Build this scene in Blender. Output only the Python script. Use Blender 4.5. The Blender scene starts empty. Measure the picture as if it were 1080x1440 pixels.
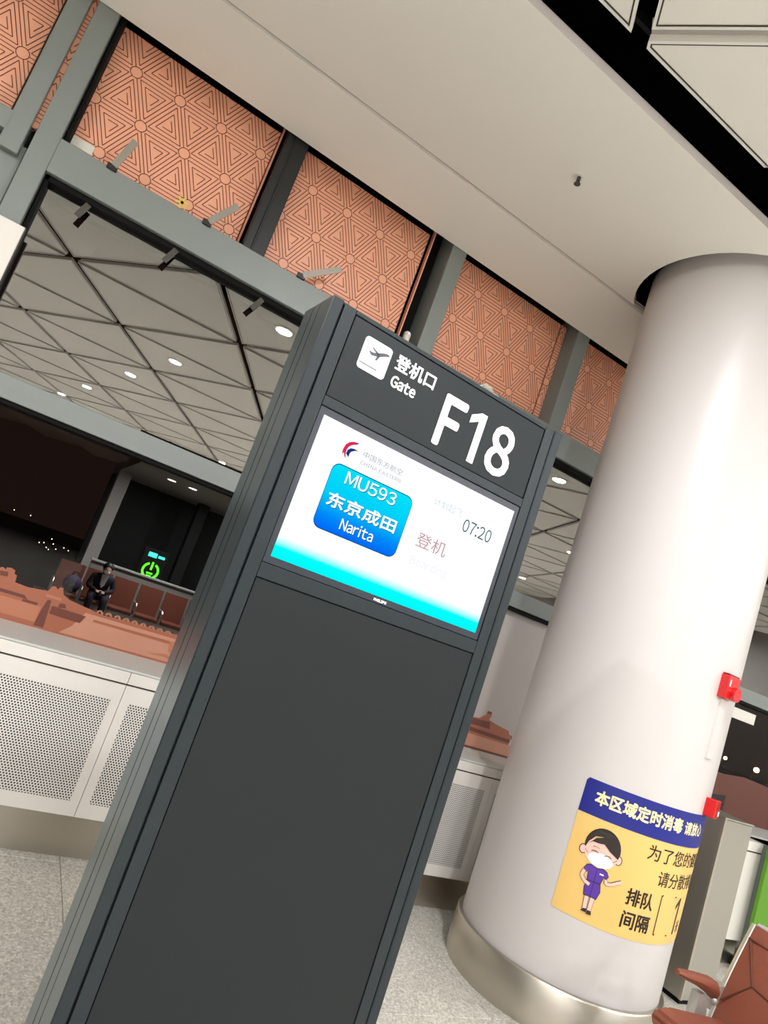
import bpy, bmesh, math, random
from math import sin, cos, radians, pi, sqrt, atan2, hypot
from mathutils import Matrix, Vector
random.seed(7)
S = bpy.context.scene
COL = S.collection

# ------------------------------------------------------------------ camera
EYE = 1.45                                    # height of the lens above the floor (m)
def cam_axes(yaw, pitch, roll):
    F = Vector((sin(yaw)*cos(pitch), cos(yaw)*cos(pitch), sin(pitch)))
    R0 = F.cross(Vector((0, 0, 1))).normalized(); U0 = R0.cross(F)
    return cos(roll)*R0 + sin(roll)*U0, -sin(roll)*R0 + cos(roll)*U0, F
R_, U_, F_ = cam_axes(0.4507, 0.156, 0.3416)
cd = bpy.data.cameras.new('camera'); cam = bpy.data.objects.new('camera', cd); COL.objects.link(cam)
cam.matrix_world = Matrix(((R_.x, U_.x, -F_.x, 0), (R_.y, U_.y, -F_.y, 0), (R_.z, U_.z, -F_.z, EYE), (0, 0, 0, 1)))
cd.sensor_fit = 'AUTO'; cd.sensor_width = 36.0; cd.lens = 938.0/1440*36; cd.clip_start = 0.05; cd.clip_end = 500
S.camera = cam

# ------------------------------------------------------------------ world, exposure
w = bpy.data.worlds.new('night'); S.world = w; w.use_nodes = True
w.node_tree.nodes['Background'].inputs[0].default_value = (0.016, 0.0075, 0.0058, 1)
w.node_tree.nodes['Background'].inputs[1].default_value = 1.0
S.view_settings.view_transform = 'Standard'; S.view_settings.look = 'None'
S.view_settings.gamma = 1.0; S.view_settings.use_curve_mapping = False
S.view_settings.exposure = 0.0
S.cycles.caustics_reflective = False; S.cycles.caustics_refractive = False
S.cycles.max_bounces = 10; S.cycles.diffuse_bounces = 6
LAMP_W = 100.0                                  # each ceiling downlight
LAMP_COL = (0.975, 0.985, 1.03)

# ------------------------------------------------------------------ materials
def lin(c):
    return tuple(((x/255)/12.92 if x/255 <= .04045 else ((x/255+.055)/1.055)**2.4) for x in c)
def mat(name, rgb, rough=.5, metal=0., spec=.5, noise=0., nscale=40., emit=None, es=0., coat=0., bump=0.):
    m = bpy.data.materials.new(name); m.use_nodes = True
    nt = m.node_tree; b = nt.nodes['Principled BSDF']
    c = lin(rgb) + (1,)
    b.inputs['Base Color'].default_value = c; b.inputs['Roughness'].default_value = rough
    b.inputs['Metallic'].default_value = metal; b.inputs['Specular IOR Level'].default_value = spec
    b.inputs['Coat Weight'].default_value = coat
    if emit is not None:
        b.inputs['Emission Color'].default_value = lin(emit) + (1,); b.inputs['Emission Strength'].default_value = es
    if noise or bump:
        tc = nt.nodes.new('ShaderNodeTexCoord'); n = nt.nodes.new('ShaderNodeTexNoise')
        n.inputs['Scale'].default_value = nscale; n.inputs['Detail'].default_value = 3
        nt.links.new(tc.outputs['Object'], n.inputs['Vector'])
        if noise:
            r = nt.nodes.new('ShaderNodeMix'); r.data_type = 'RGBA'
            r.inputs[6].default_value = tuple(x*(1-noise) for x in c[:3]) + (1,)
            r.inputs[7].default_value = tuple(min(1, x*(1+noise)) for x in c[:3]) + (1,)
            nt.links.new(n.outputs['Fac'], r.inputs[0]); nt.links.new(r.outputs[2], b.inputs['Base Color'])
        if bump:
            bp = nt.nodes.new('ShaderNodeBump'); bp.inputs['Strength'].default_value = bump; bp.inputs['Distance'].default_value = .01
            nt.links.new(n.outputs['Fac'], bp.inputs['Height']); nt.links.new(bp.outputs['Normal'], b.inputs['Normal'])
    return m
def emat(name, rgb, s=1.0):
    m = bpy.data.materials.new(name); m.use_nodes = True; nt = m.node_tree
    nt.nodes.clear(); o = nt.nodes.new('ShaderNodeOutputMaterial'); e = nt.nodes.new('ShaderNodeEmission')
    e.inputs[0].default_value = lin(rgb) + (1,); e.inputs[1].default_value = s
    nt.links.new(e.outputs[0], o.inputs[0]); return m
def ramp_emat(name, axis, stops, s=1.0):
    """emission that changes along an object axis (metres): a lit picture on a screen"""
    m = bpy.data.materials.new(name); m.use_nodes = True; nt = m.node_tree; nt.nodes.clear()
    o = nt.nodes.new('ShaderNodeOutputMaterial'); e = nt.nodes.new('ShaderNodeEmission')
    tc = nt.nodes.new('ShaderNodeTexCoord'); sp = nt.nodes.new('ShaderNodeSeparateXYZ')
    mr = nt.nodes.new('ShaderNodeMapRange'); cr = nt.nodes.new('ShaderNodeValToRGB')
    a, b = stops[0][0], stops[-1][0]
    mr.inputs[1].default_value = a; mr.inputs[2].default_value = b
    nt.links.new(tc.outputs['Object'], sp.inputs[0]); nt.links.new(sp.outputs[axis], mr.inputs[0]); nt.links.new(mr.outputs[0], cr.inputs[0])
    el = cr.color_ramp.elements
    while len(el) < len(stops): el.new(.5)
    for k, (p, c) in enumerate(stops):
        el[k].position = (p-a)/(b-a); el[k].color = lin(c) + (1,)
    e.inputs[1].default_value = s
    nt.links.new(cr.outputs[0], e.inputs[0]); nt.links.new(e.outputs[0], o.inputs[0]); return m

def granite():
    m = mat('granite', (196, 189, 170), rough=.32, spec=.45); nt = m.node_tree; b = nt.nodes['Principled BSDF']
    tc = nt.nodes.new('ShaderNodeTexCoord'); v = nt.nodes.new('ShaderNodeTexVoronoi'); n = nt.nodes.new('ShaderNodeTexNoise')
    v.inputs['Scale'].default_value = 130; n.inputs['Scale'].default_value = 55; n.inputs['Detail'].default_value = 5
    cr = nt.nodes.new('ShaderNodeValToRGB'); cr.color_ramp.elements[0].position = .12; cr.color_ramp.elements[1].position = .75
    cr.color_ramp.elements[0].color = lin((138, 133, 122)) + (1,); cr.color_ramp.elements[1].color = lin((222, 218, 206)) + (1,)
    mx = nt.nodes.new('ShaderNodeMix'); mx.data_type = 'FLOAT'; mx.inputs[0].default_value = .5
    nt.links.new(tc.outputs['Object'], v.inputs['Vector']); nt.links.new(tc.outputs['Object'], n.inputs['Vector'])
    nt.links.new(v.outputs['Color'], mx.inputs[2]); nt.links.new(n.outputs['Fac'], mx.inputs[3])
    nt.links.new(mx.outputs[0], cr.inputs[0]); nt.links.new(cr.outputs[0], b.inputs['Base Color']); return m
def perforated():
    m = mat('perforated_white_metal', (214, 210, 204), rough=.45); nt = m.node_tree; b = nt.nodes['Principled BSDF']
    tc = nt.nodes.new('ShaderNodeTexCoord'); sp = nt.nodes.new('ShaderNodeSeparateXYZ'); nt.links.new(tc.outputs['Object'], sp.inputs[0])
    def M(op, a, b_=None):
        n = nt.nodes.new('ShaderNodeMath'); n.operation = op
        for k, x in enumerate((a, b_)):
            if x is None: continue
            if isinstance(x, (int, float)): n.inputs[k].default_value = x
            else: nt.links.new(x, n.inputs[k])
        return n.outputs[0]
    px, pz = .0125, .0125*.866*2
    def grid(ox, oz):
        u = M('SUBTRACT', M('FRACT', M('ADD', M('DIVIDE', sp.outputs[0], px), ox)), .5)
        v = M('SUBTRACT', M('FRACT', M('ADD', M('DIVIDE', sp.outputs[2], pz), oz)), .5)
        u = M('MULTIPLY', u, px); v = M('MULTIPLY', v, pz)
        return M('LESS_THAN', M('ADD', M('MULTIPLY', u, u), M('MULTIPLY', v, v)), .0038**2)
    f = M('MAXIMUM', grid(0, 0), grid(.5, .5))
    mx = nt.nodes.new('ShaderNodeMix'); mx.data_type = 'RGBA'
    mx.inputs[6].default_value = lin((214, 210, 204)) + (1,); mx.inputs[7].default_value = lin((42, 42, 40)) + (1,)
    nt.links.new(f, mx.inputs[0]); nt.links.new(mx.outputs[2], b.inputs['Base Color']); return m
def pane_mat(r0=.27, r1=.75):
    m = bpy.data.materials.new('coated_glass'); m.use_nodes = True; nt = m.node_tree; nt.nodes.clear()
    o = nt.nodes.new('ShaderNodeOutputMaterial'); t = nt.nodes.new('ShaderNodeBsdfTransparent'); g = nt.nodes.new('ShaderNodeBsdfGlossy')
    t.inputs[0].default_value = (.62, .62, .6, 1); g.inputs[0].default_value = (1, 1, 1, 1); g.inputs['Roughness'].default_value = 0.004
    lw = nt.nodes.new('ShaderNodeLayerWeight'); lw.inputs[0].default_value = .35
    mr = nt.nodes.new('ShaderNodeMapRange'); mr.inputs[3].default_value = r0; mr.inputs[4].default_value = r1
    mx = nt.nodes.new('ShaderNodeMixShader')
    nt.links.new(lw.outputs['Fresnel'], mr.inputs[0]); nt.links.new(mr.outputs[0], mx.inputs[0])
    nt.links.new(t.outputs[0], mx.inputs[1]); nt.links.new(g.outputs[0], mx.inputs[2]); nt.links.new(mx.outputs[0], o.inputs[0]); return m
def clear_mat():
    m = bpy.data.materials.new('clear_back'); m.use_nodes = True; nt = m.node_tree; nt.nodes.clear()
    o = nt.nodes.new('ShaderNodeOutputMaterial'); t = nt.nodes.new('ShaderNodeBsdfTransparent'); nt.links.new(t.outputs[0], o.inputs[0]); return m
def brushed(name, rgb, rough=.3):
    m = mat(name, rgb, rough=rough, metal=1.0); nt = m.node_tree; b = nt.nodes['Principled BSDF']
    tc = nt.nodes.new('ShaderNodeTexCoord'); mp = nt.nodes.new('ShaderNodeMapping'); n = nt.nodes.new('ShaderNodeTexNoise')
    mp.inputs['Scale'].default_value = (220, 220, 3); n.inputs['Scale'].default_value = 1.5
    mr = nt.nodes.new('ShaderNodeMapRange'); mr.inputs[3].default_value = rough*.93; mr.inputs[4].default_value = rough*1.08
    nt.links.new(tc.outputs['Object'], mp.inputs[0]); nt.links.new(mp.outputs[0], n.inputs['Vector'])
    nt.links.new(n.outputs['Fac'], mr.inputs[0]); nt.links.new(mr.outputs[0], b.inputs['Roughness']); return m

M = {}
M['granite'] = granite(); M['perf'] = perforated(); M['pane'] = pane_mat(); M['pane_clear'] = pane_mat(.012, .30); M['clear'] = clear_mat()
M['white_metal'] = mat('white_powder_coat', (219, 214, 206), rough=.42, noise=.02)
M['sill'] = mat('pale_grey_sill', (190, 192, 186), rough=.4, noise=.03)
M['ceil'] = mat('ceiling_white', (232, 229, 222), rough=.75, noise=.015, nscale=2)
M['trim_white'] = mat('trim_white', (232, 230, 224), rough=.5)
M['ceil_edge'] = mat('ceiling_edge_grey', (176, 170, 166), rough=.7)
M['dark_line'] = mat('dark_line', (70, 66, 60), rough=.7)
M['plenum'] = mat('black_plenum', (9, 9, 9), rough=.9, spec=.1)
M['frame'] = mat('grey_green_frame', (124, 130, 126), rough=.42, noise=.03)
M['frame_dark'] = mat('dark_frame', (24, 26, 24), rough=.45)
M['black'] = mat('black_gap', (12, 11, 10), rough=.8, spec=.2)
M['orange'] = mat('terracotta_panel', (240, 172, 140), rough=.36, noise=.035, nscale=6)
M['brown_line'] = mat('brown_print', (104, 48, 32), rough=.5)
M['steel'] = brushed('brushed_steel', (196, 189, 176), .34)
M['steel_dark'] = brushed('brushed_steel_grey', (186, 182, 174), .36)
M['column'] = mat('satin_white_column', (199, 194, 191), rough=.40, spec=.5)
M['sign'] = mat('charcoal_paint', (30, 38, 41), rough=.38, spec=.35, noise=.04, nscale=3)
M['sign_panel'] = mat('charcoal_panel', (24, 30, 31), rough=.45, spec=.28, noise=.06, nscale=2.5)
M['sign_side'] = mat('satin_metal_side', (128, 140, 143), rough=.30, metal=.85)
M['sign_groove'] = mat('sign_groove', (16, 17, 19), rough=.6)
M['bezel'] = mat('display_bezel', (40, 45, 54), rough=.3)
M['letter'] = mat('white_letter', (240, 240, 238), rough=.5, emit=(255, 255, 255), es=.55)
M['icon_dark'] = mat('icon_dark', (62, 66, 70), rough=.5)
M['red'] = mat('red_plastic', (200, 22, 26), rough=.25, coat=.5)
M['red_dark'] = mat('dark_red_plastic', (130, 14, 18), rough=.3)
M['green'] = mat('green_board', (86, 142, 20), rough=.5)
M['leather'] = mat('brown_leather', (128, 70, 52), rough=.42, noise=.05, nscale=60, bump=.08)
M['seam'] = mat('leather_seam', (84, 44, 32), rough=.6)
M['pale_metal'] = mat('pale_cast_metal', (200, 198, 190), rough=.35, metal=.6)
M['poster_yellow'] = mat('poster_yellow', (226, 186, 108), rough=.5, noise=.02, nscale=4)
M['poster_blue'] = mat('poster_blue', (5, 20, 124), rough=.45)
M['poster_cream'] = mat('poster_cream', (252, 238, 178), rough=.5)
M['ink'] = mat('poster_ink', (38, 26, 22), rough=.6)
M['skin'] = mat('print_skin', (238, 190, 176), rough=.6)
M['print_white'] = mat('print_white', (245, 238, 236), rough=.6)
M['purple'] = mat('print_purple', (82, 44, 150), rough=.6)
M['purple_dark'] = mat('print_purple_dark', (46, 22, 92), rough=.6)
M['brass'] = mat('yellow_sticker', (214, 186, 92), rough=.4)
M['paper'] = mat('white_paper', (222, 220, 208), rough=.7)
M['film'] = mat('film_terracotta', (176, 112, 84), rough=.5, noise=.05, nscale=5)
M['film_mid'] = mat('film_mid', (158, 92, 66), rough=.5, noise=.05, nscale=5)
M['film_dark'] = mat('film_dark', (104, 54, 40), rough=.5)
M['film_pale'] = mat('film_pale', (188, 132, 108), rough=.5, noise=.04, nscale=8)
M['film_brown'] = mat('film_brown', (92, 46, 33), rough=.5, noise=.04, nscale=8)
M['stay'] = mat('stay_metal', (142, 136, 124), rough=.45, metal=.3)
M['lens'] = emat('lamp_lens', (255, 247, 236), 12)
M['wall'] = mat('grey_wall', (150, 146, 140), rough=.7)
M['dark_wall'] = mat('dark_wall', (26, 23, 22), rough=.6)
M['city'] = emat('city_light', (255, 226, 190), 14)
M['apron'] = emat('apron_lamp', (255, 214, 150), 30)
M['asphalt'] = mat('night_asphalt', (30, 26, 25), rough=.9)
M['scr_green'] = emat('green_screen_light', (70, 255, 30), 6)
M['scr_teal'] = emat('teal_screen_light', (60, 235, 200), 4)
M['scr_black'] = mat('totem_black', (16, 18, 16), rough=.35)
M['cloth'] = mat('dark_cloth', (38, 32, 44), rough=.85)
M['cloth_pants'] = mat('black_trousers', (20, 19, 21), rough=.85)
M['shirt'] = mat('white_shirt', (226, 222, 218), rough=.8)
M['mask'] = mat('white_mask', (250, 250, 250), rough=.7)
M['face'] = mat('skin', (214, 168, 146), rough=.55)
M['hair'] = mat('black_hair', (22, 18, 17), rough=.5)
M['bay_ceil'] = mat('bay_ceiling_grey', (196, 190, 184), rough=.7)
M['bag'] = mat('purple_bag', (74, 58, 92), rough=.8)

# ------------------------------------------------------------------ mesh helpers
def obj(name, bm, m, parent=None, smooth=False, kind=None, label=None):
    me = bpy.data.meshes.new(name); bm.normal_update(); bm.to_mesh(me); bm.free()
    for x in (m if isinstance(m, (list, tuple)) else [m]): me.materials.append(x)
    if smooth:
        me.polygons.foreach_set('use_smooth', [True]*len(me.polygons))
        try: me.set_sharp_from_angle(angle=radians(38))
        except Exception: pass
    o = bpy.data.objects.new(name, me); COL.objects.link(o)
    if parent is not None: o.parent = parent
    if kind: o['kind'] = kind
    if label: o['label'] = label
    return o
def tag(o, label, cat, group=None):
    o['label'] = label; o['category'] = cat
    if group: o['group'] = group
    return o
def empty(name, loc=(0, 0, 0), rz=0.0):
    o = bpy.data.objects.new(name, None); o.empty_display_size = .1; COL.objects.link(o)
    o.location = loc; o.rotation_euler = (0, 0, rz); return o
def nb(): return bmesh.new()
def box(bm, x0, x1, y0, y1, z0, z1, bev=0.0, mi=0, seg=1):
    r = bmesh.ops.create_cube(bm, size=1.0)
    vs = r['verts']
    bmesh.ops.scale(bm, vec=(x1-x0, y1-y0, z1-z0), verts=vs)
    bmesh.ops.translate(bm, vec=((x0+x1)/2, (y0+y1)/2, (z0+z1)/2), verts=vs)
    fs = list({f for v in vs for f in v.link_faces})
    for f in fs: f.material_index = mi
    if bev > 0:
        es = list({e for v in vs for e in v.link_edges})
        q = bmesh.ops.bevel(bm, geom=es, offset=bev, segments=seg, affect='EDGES', profile=.5)
        for f in q['faces']: f.material_index = mi
    return bm
def prism(bm, pts, lo, hi, axis='z', mi=0):
    """extrude a 2-D polygon; axis = direction of extrusion. pts are (x,y) for z, (x,z) for y, (y,z) for x"""
    def P(a, b, h):
        return (a, b, h) if axis == 'z' else ((a, h, b) if axis == 'y' else (h, a, b))
    A = [bm.verts.new(P(a, b, lo)) for a, b in pts]; B = [bm.verts.new(P(a, b, hi)) for a, b in pts]
    n = len(pts); fs = [bm.faces.new(A), bm.faces.new(B[::-1])]
    for i in range(n):
        j = (i+1) % n; fs.append(bm.faces.new((A[j], A[i], B[i], B[j])))
    for f in fs: f.material_index = mi
    bmesh.ops.recalc_face_normals(bm, faces=fs); return bm
def cyl(bm, c, r, h, axis='z', seg=32, r2=None, mi=0):
    q = bmesh.ops.create_cone(bm, cap_ends=True, segments=seg, radius1=r, radius2=r if r2 is None else r2, depth=h)
    vs = q['verts']
    if axis == 'y': bmesh.ops.rotate(bm, verts=vs, cent=(0, 0, 0), matrix=Matrix.Rotation(-pi/2, 3, 'X'))
    if axis == 'x': bmesh.ops.rotate(bm, verts=vs, cent=(0, 0, 0), matrix=Matrix.Rotation(pi/2, 3, 'Y'))
    bmesh.ops.translate(bm, vec=c, verts=vs)
    for f in {f for v in vs for f in v.link_faces}: f.material_index = mi
    return bm
def tube(bm, pts, r, seg=8, mi=0):
    pts = [Vector(p) for p in pts]; rings = []
    for i, p in enumerate(pts):
        t = (pts[min(i+1, len(pts)-1)] - pts[max(i-1, 0)]).normalized()
        a = t.cross(Vector((0, 0, 1)));
        if a.length < 1e-3: a = t.cross(Vector((1, 0, 0)))
        a.normalize(); b = t.cross(a)
        rr = r[i] if isinstance(r, (list, tuple)) else r
        rings.append([bm.verts.new(p + rr*(cos(2*pi*k/seg)*a + sin(2*pi*k/seg)*b)) for k in range(seg)])
    fs = []
    for A, B in zip(rings, rings[1:]):
        for k in range(seg): fs.append(bm.faces.new((A[k], A[(k+1) % seg], B[(k+1) % seg], B[k])))
    fs.append(bm.faces.new(rings[0][::-1])); fs.append(bm.faces.new(rings[-1]))
    for f in fs: f.material_index = mi
    bmesh.ops.recalc_face_normals(bm, faces=fs); return bm
def ball(bm, c, r, sub=2, sc=(1, 1, 1), mi=0):
    q = bmesh.ops.create_icosphere(bm, subdivisions=sub, radius=r); vs = q['verts']
    bmesh.ops.scale(bm, vec=sc, verts=vs); bmesh.ops.translate(bm, vec=c, verts=vs)
    for f in {f for v in vs for f in v.link_faces}: f.material_index = mi
    return bm
def rrect(x0, x1, z0, z1, r, n=6):
    out = []
    for cx, cz, a in ((x1-r, z1-r, 0), (x0+r, z1-r, 90), (x0+r, z0+r, 180), (x1-r, z0+r, 270)):
        for k in range(n+1):
            t = radians(a + 90*k/n); out.append((cx + r*cos(t), cz + r*sin(t)))
    return out
def clip(poly, a, b, c):
    """keep a*x+b*y <= c"""
    out = []
    for i in range(len(poly)):
        p, q = poly[i], poly[(i+1) % len(poly)]
        dp, dq = a*p[0]+b*p[1]-c, a*q[0]+b*q[1]-c
        if dp <= 0: out.append(p)
        if (dp < 0 < dq) or (dq < 0 < dp):
            t = dp/(dp-dq); out.append((p[0]+t*(q[0]-p[0]), p[1]+t*(q[1]-p[1])))
    return out
def inset(poly, d):
    """inset a convex polygon by d"""
    area = sum(p[0]*q[1]-q[0]*p[1] for p, q in zip(poly, poly[1:]+poly[:1]))
    if area < 0: poly = poly[::-1]
    out = poly
    for p, q in zip(poly, poly[1:]+poly[:1]):
        ex, ey = q[0]-p[0], q[1]-p[1]; L = hypot(ex, ey)
        if L < 1e-9: continue
        nx, ny = ey/L, -ex/L                     # outward for ccw
        out = clip(out, nx, ny, nx*p[0]+ny*p[1]-d)
        if len(out) < 3: return []
    return out
def text_tris(body, bold=0.0, res=3):
    cu = bpy.data.curves.new('t', 'FONT'); cu.body = body; cu.size = 1.0; cu.offset = bold; cu.resolution_u = res; cu.fill_mode = 'FRONT'
    o = bpy.data.objects.new('t', cu); COL.objects.link(o)
    dg = bpy.context.evaluated_depsgraph_get(); me = o.evaluated_get(dg).to_mesh()
    V = [(v.co.x, v.co.y) for v in me.vertices]; Fc = [tuple(p.vertices) for p in me.polygons]
    o.evaluated_get(dg).to_mesh_clear(); bpy.data.objects.remove(o); bpy.data.curves.remove(cu)
    return V, Fc
def glyph_run(body):
    """Latin letters are taken from the wide CJK face and set with their own spacing"""
    if any(ord(c) > 126 for c in body): return text_tris(body)
    V, Fc, x = [], [], 0.0
    for c in body:
        if c == ' ': x += .3; continue
        v, f = text_tris(chr(ord(c) + 0xFEE0))
        ax, bx = min(p[0] for p in v), max(p[0] for p in v)
        n0 = len(V); V += [(p[0]-ax+x, p[1]) for p in v]; Fc += [tuple(i+n0 for i in q) for q in f]
        x += bx - ax + (.10 if c not in ':1' else .12)
    return V, Fc
def fit_text(bm, body, x0, x1, z0, z1, put, bold=0.0, shear=0.0, mi=0):
    """lettering fitted to a rectangle; put(u, v) -> 3-D point; bold = half the extra stroke width (m)"""
    V, Fc = glyph_run(body)
    if not V: return bm
    x0, x1, z0, z1 = x0+bold, x1-bold, z0+bold, z1-bold
    ax, bx = min(v[0] for v in V), max(v[0] for v in V); ay, by = min(v[1] for v in V), max(v[1] for v in V)
    for k in range(9 if bold > 0 else 1):
        dx, dz = (0, 0) if k == 0 else (bold*cos(k*pi/4), bold*sin(k*pi/4))
        vs = []
        for x, y in V:
            u = x0 + (x-ax)/(bx-ax)*(x1-x0) + dx; v = z0 + (y-ay)/(by-ay)*(z1-z0) + dz
            vs.append(bm.verts.new(put(u + shear*(v-z0), v)))
        for f in Fc:
            try: bm.faces.new([vs[i] for i in f]).material_index = mi
            except ValueError: pass
    return bm
def flat(bm, pts, put, mi=0):
    f = bm.faces.new([bm.verts.new(put(a, b)) for a, b in pts]); f.material_index = mi
    return bm
def stroke(bm, pts, wdt, put, mi=0):
    for (a, b), (c, d) in zip(pts, pts[1:]):
        L = hypot(c-a, d-b)
        if L < 1e-6: continue
        nx, ny = -(d-b)/L*wdt/2, (c-a)/L*wdt/2
        flat(bm, [(a+nx, b+ny), (a-nx, b-ny), (c-nx, d-ny), (c+nx, d+ny)], put, mi)
    return bm

# ================================================================== LARGE STRUCTURE
XL, XR, YB, YW = -7.0, 15.0, -24.0, 3.60
# ---- floor, laid with granite tiles
floor = obj('floor', box(nb(), XL-.2, XR+.2, YB-.2, 4.2, -.25, -.006), M['granite'], kind='structure', label='speckled pale granite floor')
T = 0.9; tile_me = None
for i in range(-1, 7):
    for j in range(-2, 2):
        x0, y0 = .65 + i*T, 2.338 + j*T
        if tile_me is None:
            t = obj('tile', box(nb(), 0, T-.004, 0, T-.004, -.02, 0, .0012), M['granite'], floor); tile_me = t.data
        else:
            t = bpy.data.objects.new('tile', tile_me); COL.objects.link(t); t.parent = floor
        t.location = (x0+.002, y0+.002, 0)

# ---- ceiling: black plenum, two smooth soffit strips by the window, triangular panels over the hall
CZ = 2.43 + EYE; TZ = 2.55 + EYE
PC = (3.03, 2.62); PR = 0.505
ceil = obj('ceiling', box(nb(), XL-.2, XR+.2, YB-.2, 4.2, 4.75, 4.9), M['plenum'], kind='structure', label='pale suspended ceiling under a black void')
HR = .585
def arc_notch(y, r, below=True):
    th = math.asin((y-PC[1])/r); n = 40; out = []
    a0, a1 = pi - th, 2*pi + th                  # from the left cut round the near side to the right cut
    for k in range(n+1):
        a = a0 + (a1-a0)*k/n; out.append((PC[0]+r*cos(a), PC[1]+r*sin(a)))
    return out
pan = [(XL, 2.07), (XL, 3.09)] + arc_notch(3.09, HR) + [(XR, 3.09), (XR, 2.07)]
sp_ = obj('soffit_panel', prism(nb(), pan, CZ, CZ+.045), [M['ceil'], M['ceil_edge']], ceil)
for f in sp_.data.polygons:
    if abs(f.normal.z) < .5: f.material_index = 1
# strip by the window: dips slightly towards the wall
bm = nb(); pts = [(3.117, CZ), (3.594, CZ-.04), (3.594, CZ+.03), (3.117, CZ+.06)]
prism(bm, pts, XL, 2.90, axis='x'); prism(bm, pts, 3.16, XR, axis='x')
prism(bm, [(3.14, CZ-.002), (3.594, CZ-.04), (3.594, CZ+.03), (3.14, CZ+.06)], 2.90, 3.16, axis='x')
obj('soffit_strip', bm, M['ceil'], ceil)
obj('shadow_groove', box(nb(), XL, XR, 3.09, 3.117, CZ+.018, CZ+.03), M['ceil_edge'], ceil)
# the black service slot: rails seen inside
bm = nb()
for k in range(16):
    x = -1.2 + k*.62; box(bm, x, x+.42, 1.98, 2.0, CZ+.22, CZ+.245)
box(bm, XL, XR, 2.03, 2.05, CZ+.30, CZ+.33)
obj('slot_rail', bm, M['frame_dark'], ceil)

# triangular panels
N0 = (-.676, -.6); U = (1.96, 0.0); V = (.69, -1.63); YE = 1.964; GAP = .0375
def panel_mesh(bm, poly, z=0.0):
    A = inset(poly, GAP)
    if len(A) < 3: return False
    prism(bm, A, z, z+.03, mi=0)
    for d0, d1, zz, mi in ((0.0, .012, -.004, 1), (.012, .019, -.002, 2)):
        O, I = inset(poly, GAP+d0+1e-5), inset(poly, GAP+d1)
        if len(O) != len(I) or len(O) < 3: continue
        vo = [bm.verts.new((p[0], p[1], z+zz)) for p in O]; vi = [bm.verts.new((p[0], p[1], z+zz)) for p in I]
        vt = [bm.verts.new((p[0], p[1], z+.03)) for p in O]
        n = len(O)
        for k in range(n):
            j = (k+1) % n
            bm.faces.new((vo[k], vo[j], vi[j], vi[k])).material_index = mi
            if mi == 1: bm.faces.new((vo[k], vt[k], vt[j], vo[j])).material_index = mi
    return True
PM = [M['ceil'], M['trim_white'], M['dark_line']]
def tri(i, j, up):
    P = (N0[0]+i*U[0]+j*V[0], N0[1]+j*V[1]); Q = (P[0]+U[0], P[1])
    return [P, Q, (Q[0]-V[0]+0.0, P[1]-V[1])] if False else ([P, Q, (P[0]+U[0]-V[0], P[1]-V[1])] if up else [P, Q, (P[0]+V[0], P[1]+V[1])])
# apex of an "up" triangle (towards the window) is P + (U - V)
meshes = {}
far = nb(); nfar = 0
for j in range(-2, 14):
    for i in range(-9, 12):
        for up in (True, False):
            t = tri(i, j, up)
            cxm = sum(p[0] for p in t)/3; cym = sum(p[1] for p in t)/3
            if not (XL+.6 < cxm < XR-.6) or cym < YB+.8: continue
            ymax = max(p[1] for p in t)
            if ymax > YE + GAP:                                  # row cut by the service slot
                poly = clip(t, 0, 1, YE + GAP)
                if len(poly) < 3: continue
                if up and abs(t[0][0]-.594) < .03: t = [t[0], (t[1][0]+.35, t[1][1]), (t[2][0]+.35, t[2][1]), t[2]]; poly = clip(t, 0, 1, YE + GAP)
                else:
                    lx0, ly0 = tri(0, -1, True)[1]; lx0 += .35; nn = (-V[1], V[0])
                    side = nn[0]*(cxm-lx0) + nn[1]*(cym-ly0)
                    if cxm > 1.6: poly = clip(poly, -nn[0], -nn[1], -(nn[0]*lx0+nn[1]*ly0))
                    if len(poly) < 3: continue
                polys = [poly]
                if up and abs(t[0][0]-.594) < .03:               # this one is split again by a narrow joint
                    ax, ay, bx, by = 1.255, 1.999, 1.6265, 1.605
                    nx, ny = (by-ay), -(bx-ax); L = hypot(nx, ny); nx /= L; ny /= L; c = nx*ax+ny*ay
                    polys = [clip(poly, nx, ny, c + .012), clip(poly, -nx, -ny, -c + .012)]
                    bm = nb(); prism(bm, [(ax+.045, ay-.11), (ax+.10, ay-.06), (2.2, 1.06), (2.1, .98)], .03, .035)
                    jb = obj('joint_strip', bm, M['ceil_edge'], ceil); jb.location = (0, 0, TZ)
                for q in polys:
                    if len(q) < 3: continue
                    bm = nb()
                    if panel_mesh(bm, q): o = obj('ceiling_panel', bm, PM, ceil); o.location = (0, 0, TZ)
                    else: bm.free()
                continue
            if cym > -8.5 and -4 < cxm < 10:
                if up not in meshes:
                    bm = nb(); panel_mesh(bm, [(p[0]-t[0][0], p[1]-t[0][1]) for p in t])
                    o = obj('ceiling_panel', bm, PM, ceil); meshes[up] = o.data
                else:
                    o = bpy.data.objects.new('ceiling_panel', meshes[up]); COL.objects.link(o); o.parent = ceil
                o.location = (t[0][0], t[0][1], TZ)
            else: panel_mesh(far, t, TZ)
obj('far_ceiling_panels', far, PM, ceil, kind='stuff')

# ---- side and rear walls of the hall (seen only mirrored in the windows)
obj('wall_left', box(nb(), XL-.2, XL, YB, 4.2, 0, 4.75), M['wall'], kind='structure')
obj('wall_right', box(nb(), XR, XR+.2, YB, 4.2, 0, 4.75), M['wall'], kind='structure')
obj('wall_rear', box(nb(), XL, XR, YB-.2, YB, 0, 4.75), M['dark_wall'], kind='structure')

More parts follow.
